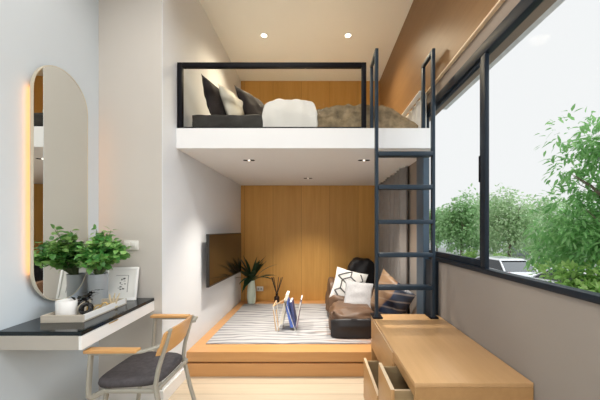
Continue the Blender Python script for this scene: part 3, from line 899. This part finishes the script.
mag(-.232, Z0+.008, -.285, Z0+.29, .026, M['mag_navy'], 'navy magazine standing beside the blue one in the rack')
mag(-.220, Z0+.012, -.170, Z0+.32, .016, M['mag_mauve'], 'mauve printed magazine at the right end of the rack')
mag(-.385, Z0+.05, -.325, Z0+.37, .028, M['mag_cream'], 'cream magazine standing in the left slot of the rack')

# ------------------------------------------------------------------ cushions, bean bags
def pillow_bm(w, h, t, n=18, seed=0, crumple=.012, pinch=.06):
    """pillow in the local XZ plane, thickness along Y, corners drawn out"""
    b = MB(); rnd = random.Random(seed); off = Vector((rnd.uniform(0, 50), rnd.uniform(0, 50), rnd.uniform(0, 50)))
    def pt(u, v, s):
        x, z = 2*u-1, 2*v-1
        k = 1-pinch*(1-abs(z)**2)*abs(x)**3; kz = 1-pinch*(1-abs(x)**2)*abs(z)**3
        q = max(0, (1-x*x))**.55*max(0, (1-z*z))**.55
        nz = noise.noise(Vector((x*2.2, z*2.2, s*3))+off)*crumple*3*q
        return Vector((x*w/2*k, s*(t/2*q)+nz, z*h/2*kz))
    V = {}
    for s in (-1, 1):
        for i in range(n+1):
            for j in range(n+1):
                edge = i in (0, n) or j in (0, n)
                if s == 1 and edge: V[(s, i, j)] = V[(-1, i, j)]
                else: V[(s, i, j)] = b.bm.verts.new(pt(i/n, j/n, s))
    for s in (-1, 1):
        for i in range(n):
            for j in range(n):
                q = [V[(s, i, j)], V[(s, i+1, j)], V[(s, i+1, j+1)], V[(s, i, j+1)]]
                b.bm.faces.new(q if s == -1 else q[::-1])
    return b
def xform(b, loc, rx=0, ry=0, rz=0):
    """rz turns about vertical, rx leans back, ry spins in plane"""
    m = Matrix.Translation(loc) @ Matrix.Rotation(R(rz), 4, 'Z') @ Matrix.Rotation(R(rx), 4, 'X') @ Matrix.Rotation(R(ry), 4, 'Y')
    for v in b.bm.verts: v.co = m @ v.co
    return b, m
def blob(cx, cy, z0, hx, hy, hz, p=.5, seed=1, crum=.012, sag=.1, n=28):
    """soft rounded block standing on z0"""
    b = MB(); off = Vector((seed*7.3, seed*3.1, 0)); t = bmesh.new()
    bmesh.ops.create_uvsphere(t, u_segments=n*2, v_segments=n, radius=1)
    for v in t.verts:
        c = v.co.normalized()
        x, y, z = (math.copysign(abs(k)**p, k) for k in c)
        m_ = 1+.10*(1-z)*.5
        nn_ = noise.noise(Vector((x*2.4, y*2.4, z*2.4))+off)*crum*2+noise.noise(Vector((x*6, y*6, z*6))+off)*crum*.7
        zz = z
        if z > 0: zz = z*(1-sag*(1-x*x)*(1-y*y))
        v.co = Vector((cx+x*hx*m_*(1+nn_/hx), cy+y*hy*m_*(1+nn_/hy), max(z0+.001, z0+hz+zz*hz+nn_*.8)))
    b.merge(t); return b

# front bean bag: brown top, black front panel
bb = thing('bean_bag', (.38, 3.22, ZR), 'low brown and black leather bean bag nearest the bench', 'bean bag', 'bean bags on the platform')
b = blob(.375, 3.28, ZR, .225, .25, .135, .45, 2, .012, .04)
b.build('cover', M['leather_brown'], bb, 80)
b = MB()
def panel(u, v):
    a = -1+2*u
    x = .385+a*.245; e = abs(a)**4
    z = ZR+.012+v*(.185-.03*e)
    y = 3.262-.250*(1.085-.045*v)-.012*math.sin(math.pi*v)*(1-e)+.045*e+.008*noise.noise(Vector((u*5, v*4, 1)))
    return Vector((x, y, z))
n_ = 18
A = [[b.bm.verts.new(panel(i/n_, j/10)) for j in range(11)] for i in range(n_+1)]
B = [[b.bm.verts.new(panel(i/n_, j/10)+Vector((0, .03, 0))) for j in range(11)] for i in range(n_+1)]
for i in range(n_):
    for j in range(10):
        b.bm.faces.new([A[i][j], A[i+1][j], A[i+1][j+1], A[i][j+1]]); b.bm.faces.new([B[i][j], B[i][j+1], B[i+1][j+1], B[i+1][j]])
    b.bm.faces.new([A[i][0], B[i][0], B[i+1][0], A[i+1][0]]); b.bm.faces.new([A[i][10], A[i+1][10], B[i+1][10], B[i][10]])
for j in range(10):
    b.bm.faces.new([A[0][j], A[0][j+1], B[0][j+1], B[0][j]]); b.bm.faces.new([A[n_][j], B[n_][j], B[n_][j+1], A[n_][j+1]])
b.build('front_panel', M['leather_black'], bb, 80)
b = MB(); b.tube([(.165, 3.03, ZR+.205), (.15, 3.02, ZR+.225), (.148, 3.03, ZR+.25), (.16, 3.05, ZR+.262), (.178, 3.06, ZR+.25)], .009, 8)
b.build('loop_handle', M['leather_brown'], bb, 60)
# rear bean bag chair
bc = thing('bean_bag', (.50, 4.08, ZP), 'brown bean bag seat with dark back in the corner by the curtain', 'bean bag', 'bean bags on the platform')
blob(.50, 3.98, ZP+.0105, .36, .36, .155, .5, 5, .012, .05).build('cover', M['leather_brown'], bc, 80)
b = blob(.66, 4.44, ZP+.0105, .21, .13, .33, .6, 7, .015, 0)
b.build('back_cushion', M['leather_black'], bc, 80)
b = blob(.20, 4.05, ZP+.012, .055, .27, .215, .5, 9, .006, 0)
b.build('arm_cushion', M['leather_brown'], bc, 80)

# patterned cushion with black line work raised on its face
def surf(mt, w, h, t, u, v, pinch=.06):
    x, z = 2*u-1, 2*v-1
    k = 1-pinch*(1-abs(z)**2)*abs(x)**3; kz = 1-pinch*(1-abs(x)**2)*abs(z)**3
    q = max(0, (1-x*x))**.55*max(0, (1-z*z))**.55
    return mt @ Vector((x*w/2*k, -(t/2*q)-.0015, z*h/2*kz))
pw = .40
pc = thing('geometric_cushion', (.31, 3.78, .56), 'white cushion with black angular lines leaning on the rear bean bag', 'cushion')
b, mt = xform(pillow_bm(pw, pw, .13, 18, 3, 0.), (.395, 3.74, .625), -16, 14, -6)
b.build('cover', M['duvet'], pc, 80)
hexv = [(.5+.27*math.cos(R(30+60*k)), .5+.27*math.sin(R(30+60*k))) for k in range(6)]
segs = [(hexv[k], hexv[(k+1) % 6]) for k in range(6)] + [((.5, .5), hexv[k]) for k in (0, 2, 4)]
segs += [(hexv[k], (.5+.46*math.cos(R(30+60*k)), .5+.46*math.sin(R(30+60*k)))) for k in range(6)]
segs += [((.5+.46*math.cos(R(90)), .96), (.22, .80)), ((.10, .73), (.22, .80)), ((.10, .27), (.24, .14)), ((.90, .73), (.78, .93)), ((.90, .27), (.74, .10))]
b = MB()
for (p, q) in segs:
    b.tube([surf(mt, pw, pw, .13, p[0]+(q[0]-p[0])*i/6, p[1]+(q[1]-p[1])*i/6) for i in range(7)], .008, 6)
b.build('line_pattern', M['ink'], pc, 60)
# grey linen cushion
b, mt = xform(pillow_bm(.33, .33, .12, 18, 6, .006), (.475, 3.44, .575), -26, 10, 4)
tag(b.build('linen_cushion', M['linen_grey'], None, 80), 'plain light grey cushion in front of the patterned one', 'cushion')
# big striped cushion behind the ladder
b, mt = xform(pillow_bm(.50, .50, .15, 20, 9, .012), (.775, 3.21, .566), -6, 25, -56)
tag(b.build('striped_cushion', M['stripe'], None, 80), 'large brown and navy striped cushion tilted behind the ladder', 'cushion')

# ------------------------------------------------------------------ bed in the loft
bd = thing('bed', (-.10, 3.4, ZL), 'low bed with dark sheet on the loft', 'bed')
b = blob(-.10, 3.40, ZL, .93, .655, .0775, .22, 3, .003, 0, 26)
for v in b.bm.verts: v.co.z = max(v.co.z, ZL+.001)
b.build('mattress', M['sheet_dark'], bd, 80)
b = MB()                                                   # loose sheet hanging at the front
def hang(u, v):
    x = -1.10+.9*u; f = .012*math.sin(x*31)+.016*noise.noise(Vector((x*7, v*3, 0)))
    if v < .5: return Vector((x, 2.78+.02*v+f*.2, ZL+.155+.012*noise.noise(Vector((x*9, v*6, 4)))+.006))
    w = (v-.5)*2
    return Vector((x, 2.655-.02*w+f, ZL+.150*(1-w)+.003))
def hang2(u, v):
    x = -1.105+.92*u
    t = v
    f = .012*math.sin(x*27+2+5*t)+.05*(.4-abs(noise.noise(Vector((x*9+3*t, t*4, 0)))))
    if t < .55: y = 2.95-.29*(t/.55); z = ZL+.172+.018*noise.noise(Vector((x*8, y*8, 4)))
    else:
        w = (t-.55)/.45; y = 2.655-.012*w+f*w; z = ZL+.166*(1-w)+.004
    return Vector((x, y, z))
b.grid(hang2, 60, 26)
o = b.build('sheet', M['sheet_dark'], bd, 80)
so = o.modifiers.new('thick', 'SOLIDIFY'); so.thickness = .006
# three pillows against the left wall
for (nm, mt_, sz, loc, rx, ry, rz, sd, lb) in (
    ('bed_pillow', 'pillow_dark', .44, (-.95, 2.92, 2.53), -18, 8, 78, 21, 'charcoal pillow leaning on the wall at the near end of the bed'),
    ('bed_pillow', 'pillow_cream', .40, (-.80, 2.98, 2.52), -24, 6, 72, 22, 'cream pillow leaning between the two charcoal ones'),
    ('bed_pillow', 'pillow_dark', .46, (-.64, 3.15, 2.565), -26, 4, 62, 23, 'charcoal pillow to the right of the cream one')):
    b, _ = xform(pillow_bm(sz, sz*.98, .15, 18, sd, .010), loc, rx, ry, rz)
    tag(b.build(nm, M[mt_], None, 80), lb, 'pillow', 'pillows on the loft bed')
# white duvet folded over the bed
b = MB()
def duv(u, v):
    x = -.475+.475*u
    fold = .014*noise.noise(Vector((x*7, v*5, 2)))+.007*math.sin(x*38+v*4)
    crown = 1-abs(2*u-1)**4
    if v < .6:
        t = v/.6; y = 3.55-.90*t; z = ZL+.215+.145*crown**.5*math.sin(math.pi*(.25+.55*t))+fold
    else:
        t = (v-.6)/.4; y = 2.645-.028*math.sin(math.pi*t)+fold*.9; z = ZL+.005+(1-t)**.8*(.215+.145*crown**.5*math.sin(math.pi*.80)-.005)+fold*.2*(1-t)
    return Vector((x+.02*noise.noise(Vector((v*6, u*3, 9))), y, z))
b.grid(duv, 40, 44)
o = b.build('duvet', M['duvet'], None, 80)
so = o.modifiers.new('thick', 'SOLIDIFY'); so.thickness = .02; so.offset = -1
tag(o, 'white duvet folded over the middle of the loft bed', 'duvet')
# brown crumpled blanket
b = MB()
def blk(u, v):
    x = -.005+.90*u
    q = Vector((x*7, v*5, 2)); q += .35*noise.noise_vector(q*1.3)
    f = .040*(.5-abs(noise.noise(q)))+.024*(.5-abs(noise.noise(q*2.3)))+.02*noise.noise(q*.7)
    env = .19+.055*math.sin(math.pi*min(1, u*1.15))-.13*max(0, u-.72)/.28
    if v < .6:
        t = v/.6; y = 3.75-1.09*t; z = ZL+max(.01, env+f+.02*math.sin(math.pi*t))
    else:
        t = (v-.6)/.4; y = 2.648+f*.6-.01*t; z = ZL+.006+max(.0, (env+f*(1-t)-.006)*(1-t)**.8)
    return Vector((x, y, z))
b.grid(blk, 70, 50)
o = b.build('blanket', M['blanket'], None, 80)
so = o.modifiers.new('thick', 'SOLIDIFY'); so.thickness = .008
tag(o, 'crumpled brown blanket on the bed beside the ladder', 'blanket')

# ------------------------------------------------------------------ curtains
def curtain(name, y0, y1, z0, z1, x, amp, folds, m, label):
    t = thing(name, (x, (y0+y1)/2, z0), label, 'curtain')
    b = MB()
    n = folds*8
    def f(u, v):
        y = y0+(y1-y0)*u
        a = amp*(.75+.25*math.sin(u*17))*(.85+.15*v)
        return Vector((x-amp+a*math.sin(2*math.pi*folds*u+.5*math.sin(u*9)), y, z0+(z1-z0)*v))
    b.grid(f, n, 6)
    o = b.build('fabric', m, t, 80)
    so = o.modifiers.new('thick', 'SOLIDIFY'); so.thickness = .004
    b = MB(); b.box(x-.075, x-.03, y0, y1, z1, z1+.012, .002); b.build('track', M['white_lac'], t)
    return t
curtain('curtain', 3.18, 4.60, ZP+.012, ZS-.014, XR-.012, .040, 10, M['curtain'], 'long grey curtain hanging on the right behind the ladder')
curtain('curtain', 2.60, 4.55, ZL+.006, ZWOOD-.026, XR-.030, .018, 16, M['curtain_pale'], 'short pale curtain above the loft floor by the ladder top')

# ------------------------------------------------------------------ outside
GZ = -1.6
struct('ground', mbox(XR+.5, 60, -20, 70, GZ-.2, GZ), M['asphalt'])
def canopy(b, c, rad, n, L, W, seed, seg=2, cl=26, droop=.25, skip=None):
    rnd = random.Random(seed); c = Vector(c)
    for k in range(cl):
        while True:
            q = Vector((rnd.uniform(-1, 1), rnd.uniform(-1, 1), rnd.uniform(-1, 1)))
            if .25 < q.length < 1: break
        q *= (.6+.4*rnd.random())
        cc = c+Vector((q.x*rad[0], q.y*rad[1], q.z*rad[2])); rr = .42*min(rad)*rnd.uniform(.7, 1.25)
        for i in range(n//cl):
            dvc = Vector((rnd.gauss(0, 1), rnd.gauss(0, 1), rnd.gauss(0, 1))).normalized()
            p = cc+dvc*rr*rnd.uniform(.5, 1)
            ld_ = (dvc+Vector((rnd.uniform(-.7, .7), rnd.uniform(-.7, .7), rnd.uniform(-.7, .4)-droop))).normalized()
            b.leaf(p, ld_, (rnd.uniform(-.6, .6), rnd.uniform(-.6, .6), 1), L*rnd.uniform(.7, 1.2), W*rnd.uniform(.8, 1.2), .2, max(seg, 2), .2)
def tree(name, x, y, z0, z1, r, m, label, seed, n=2600, L=.26, W=.15, group=None, cl=30):
    t = thing(name, (x, y, GZ), label, 'tree', group)
    rnd = random.Random(seed); b = MB()
    top = (z0+z1)/2
    b.tube([(x, y, GZ), (x+rnd.uniform(-.1, .1), y, GZ+(top-GZ)*.5), (x+rnd.uniform(-.2, .2), y+.1, top+.3*(z1-top))], [.13, .10, .04], 8)
    for k in range(7):
        a = k*.9+rnd.random(); h = GZ+(top-GZ)*rnd.uniform(.5, .95)
        b.tube([(x, y, h), (x+math.cos(a)*r*.4, y+math.sin(a)*r*.4, h+.4*r), (x+math.cos(a)*r*.75, y+math.sin(a)*r*.75, h+.75*r)], [.06, .04, .015], 6)
    b.build('trunk', M['bark'], t, 60)
    b = MB(); canopy(b, (x, y, top), (r, r, (z1-z0)/2), n, L, W, seed, 2, cl)
    b.build('foliage', m, t, 0, rec=False)
    return t
def dirn(px, Y): return PX(px, Y)
tree('street_tree', dirn(462, 27), 27, -1.2, PZ(191, 27), 2.3, M['leaf_tree_a'], 'rounded mid green tree seen through the far window pane', 31, 5200, .34, .2, None, 50)
tree('street_tree', dirn(510, 22), 22, -1.2, PZ(186, 22), 2.1, M['leaf_tree_b'], 'pale green tree just right of the window mullion', 32, 5200, .27, .15, None, 50)
tree('street_tree', dirn(543, 24.5), 24.5, -1.2, PZ(195, 24.5), 2.1, M['leaf_tree_b'], 'pale loose tree between the mullion tree and the near dark tree', 33, 5200, .28, .16, None, 50)
tree('street_tree', dirn(487, 32), 32, -1.0, PZ(198, 32), 2.6, M['leaf_tree_a'], 'mid green tree behind the window mullion', 34, 4600, .36, .2, None, 44)
tree('street_tree', dirn(437, 40), 40, -1., PZ(203, 40), 2.6, M['leaf_tree_a'], 'small distant tree at the far edge of the window', 36, 3600, .4, .24, None, 40)
tree('street_tree', dirn(580, 17), 17, -1., PZ(200, 17), 2.1, M['leaf_tree_a'], 'mid green tree behind the near glossy tree', 35, 4600, .24, .14, None, 44)
# near tree with long leaves close to the glass
nt_ = thing('near_tree', (3.95, 4.0, GZ), 'glossy long leaved tree closest to the window on the right', 'tree')
b = MB(); b.tube([(3.95, 4.0, GZ), (3.98, 4.05, -.3), (3.85, 4.0, .9), (3.9, 4.0, 2.2)], [.09, .07, .05, .02], 8)
rnd = random.Random(77)
for k in range(12):
    a = rnd.uniform(0, 6.28); h = rnd.uniform(0, 2.)
    b.tube([(3.9, 4.0, h), (3.9+math.cos(a)*.25, 4+math.sin(a)*.25, h+.22), (3.9+math.cos(a)*.5, 4+math.sin(a)*.5, h+.36)], [.016, .010, .004], 6)
b.build('trunk', M['bark'], nt_, 60)
b = MB(); canopy(b, (4.0, 3.95, 2.2), (.70, .8, .9), 3000, .125, .040, 5, 3, 40, .2); canopy(b, (3.98, 4.1, 1.22), (.80, .8, .66), 4200, .13, .038, 6, 3, 46, .25)
b.build('foliage', M['leaf_tree_c'], nt_, 60, rec=False)
sh = thing('near_shrub', (3.45, 3.9, GZ), 'bright yellow green shrub below the near tree at the sill', 'shrub')
b = MB()
for k in range(7): b.tube([(3.4+.05*k-.15, 3.75, GZ), (3.1+.1*k, 3.6+.05*k, 0.)], [.02, .01], 6)
b.build('stem', M['bark'], sh, 60)
b = MB(); canopy(b, (3.42, 3.75, .40), (.66, .6, .46), 2800, .11, .05, 7, 3, 40, .1)
b.build('foliage', M['leaf_shrub'], sh, 60, rec=False)
# hedge behind the parked cars
for i, (px, Y, lb) in enumerate(((470, 23., 'low green hedge bush behind the white car, leftmost'), (497, 19.5, 'low green hedge bush behind the white car, beside the mullion'), (522, 17.2, 'low green hedge bush above the red tail light'), (548, 15.2, 'low green hedge bush in front of the grey house'))):
    x = dirn(px, Y)
    t = thing('hedge_bush', (x, Y, GZ), lb, 'bush', 'hedge along the street')
    b = MB(); b.tube([(x, Y, GZ), (x, Y, GZ+.9)], [.06, .03], 6); b.build('stem', M['bark'], t, 60)
    b = MB(); canopy(b, (x, Y, GZ+.75), (1., .6, .62), 1100, .16, .10, 50+i, 2, 20); b.build('foliage', M['leaf_shrub'], t, 0, rec=False)
def car(x, y, rz, paint, label):
    c = thing('parked_car', (x, y, GZ), label, 'car', 'cars parked in the street')
    c.rotation_euler.z = R(rz)
    WL[c.name] = Vector((0, 0, 0))
    prof = [(-2.1, .30), (-2.15, .62), (-2.05, .86), (-1.25, .92), (-.95, .95), (1.0, .95), (1.75, .92), (2.05, .88), (2.12, .60), (2.08, .30)]
    b = MB(); b.prism(prof, 'y', -.86, .86, .06); b.build('body', paint, c, 40)
    b = MB()
    lo = [(-1.35, .92), (1.75, .92)]; hi = [(-.65, 1.42), (1.25, 1.40)]
    def cab(bm, x0, x1, w0, z0, X0, X1, w1, z1):
        V = [(x0, -w0, z0), (x1, -w0, z0), (x1, w0, z0), (x0, w0, z0), (X0, -w1, z1), (X1, -w1, z1), (X1, w1, z1), (X0, w1, z1)]
        bm._add(V, [(3, 2, 1, 0), (4, 5, 6, 7), (0, 1, 5, 4), (1, 2, 6, 5), (2, 3, 7, 6), (3, 0, 4, 7)])
    cab(b, -1.4, 1.8, .80, .93, -.62, 1.22, .64, 1.38); b.build('windows', M['car_glass'], c)
    b = MB(); cab(b, -.70, 1.30, .66, 1.38, -.45, 1.05, .55, 1.46)
    for s in (-1, 1):
        for (xa_, xb_) in ((-1.4, -.62), (.2, .25), (1.8, 1.22)):
            b.bar([(xa_, s*.80, .93), (xb_, s*.645, 1.39)], .07, .05, up=Vector((1, 0, 0)))
    b.build('roof', paint, c)
    for wx in (-1.3, 1.3):
        for s in (-1, 1):
            b = MB(); n = 20
            b.prism([(wx+.32*math.cos(2*math.pi*k/n), .322+.32*math.sin(2*math.pi*k/n)) for k in range(n)], 'y', s*.70, s*.885, .02)
            w = b.build('wheel', M['rubber'], c, 40)
            b = MB(); b.prism([(wx+.19*math.cos(2*math.pi*k/n), .322+.19*math.sin(2*math.pi*k/n)) for k in range(n)], 'y', s*.88, s*.892)
            b.build('hubcap', M['car_silver'], w)
    for s in (-1, 1):
        b = MB(); b.box(2.06, 2.14, s*.84-.10 if s > 0 else s*.84, s*.84 if s > 0 else s*.84+.10, .62, .92, .01); b.build('tail_light', M['tail'], c)
    WL[c.name] = Vector((x, y, GZ))
    return c
car(9.6, 16.0, 272, M['car_white'], 'white parked car with a red tail light, just right of the mullion')
car(9.9, 11.2, 272, M['car_white'], 'second white parked car, half hidden by the near tree')
def house(x0, x1, y0, y1, zt_, m, label, wins):
    h = thing('house', ((x0+x1)/2, (y0+y1)/2, GZ), label, 'house')
    mbox(x0, x1, y0, y1, GZ, zt_).build('wall', m, h)
    b = MB(); xm = (x0+x1)/2
    b.prism([(x0-.4, zt_), (x1+.4, zt_), (xm, zt_+.9)], 'y', y0-.3, y1+.3); b.build('roof', M['roof'], h)
    for (wx, wz) in wins:
        w = mbox(wx, wx+1., y0-.05, y0+.02, wz, wz+1.2).build('window', M['house_white'], h)
        mbox(wx+.08, wx+.92, y0-.06, y0-.04, wz+.08, wz+1.12).build('pane', M['car_glass'], w)
house(22.5, 29, 29, 35, .9, M['house'], 'grey blue house half hidden behind the trees', [(23.2, -1.0), (25.0, -1.0), (26.8, -1.0)])
house(17.5, 21.5, 46, 52, 3.2, M['house_white'], 'pale distant house at the far edge of the window', [(18.0, -1.0), (19.8, -1.0), (18.0, 1.2), (19.8, 1.2)])

# ------------------------------------------------------------------ light
w = bpy.data.worlds.new('sky'); sc.world = w; w.use_nodes = True
nt = w.node_tree; bg = nt.nodes['Background']
bg.inputs[0].default_value = (.83, .84, .845, 1); bg.inputs[1].default_value = .91
def lamp(kind, name, loc, energy, color, target=None, **k):
    l = bpy.data.lights.new(name, kind); l.energy = energy; l.color = color
    for a, v in k.items(): setattr(l, a, v)
    o = bpy.data.objects.new(name, l); COL.objects.link(o); o.location = loc
    if target is not None: o.rotation_euler = (Vector(target)-Vector(loc)).to_track_quat('-Z', 'Y').to_euler()
    return o
WARM = (1., .92, .81); NEUT = (1., .96, .91)
lamp('SUN', 'overcast_sun', (8, 0, 6), 3.1, (.88, .95, 1.), (0, 1.2, 1.), angle=R(70))
for px in (264, 348):
    x = PX(px, 3.55)
    lamp('SPOT', 'loft_spot', (x, 3.55, ZC-.012), 150, (1., .85, .60), (x, 3.55, 0), spot_size=R(140), spot_blend=1., shadow_soft_size=.10)
for (x, y) in SOFF:
    lamp('SPOT', 'soffit_spot', (x, y, ZS-.012), 112, WARM, (x, y, 0), spot_size=R(92), spot_blend=1., shadow_soft_size=.03)
for (x, y) in ((-.8, 1.3), (-.1, 1.3), (-.8, -.4), (-.1, -.4)):  # added spots without fixtures, to brighten the room
    lamp('SPOT', 'room_fill_spot', (x, y, ZC-.012), 72, NEUT, (x, y, 0), spot_size=R(165), spot_blend=.6, shadow_soft_size=.25)

lamp('POINT', 'unseen_fill_light', (-.35, -.9, 1.1), 24, (1., .96, .9), shadow_soft_size=.25)  # added behind the camera to brighten the loft underside; no lamp stands there

# ------------------------------------------------------------------ camera
cam = bpy.data.cameras.new('camera'); co_ = bpy.data.objects.new('camera', cam); COL.objects.link(co_)
co_.location = (0, 0, E); co_.rotation_euler = (R(90), 0, 0)
cam.sensor_width = 36; cam.lens = 18; cam.shift_x = -17/600; cam.shift_y = 29/600; cam.clip_start = .05; cam.clip_end = 300
sc.camera = co_
sc.view_settings.view_transform = 'Standard'; sc.view_settings.look = 'None'
sc.view_settings.exposure = .30; sc.view_settings.gamma = 1; sc.view_settings.use_curve_mapping = False
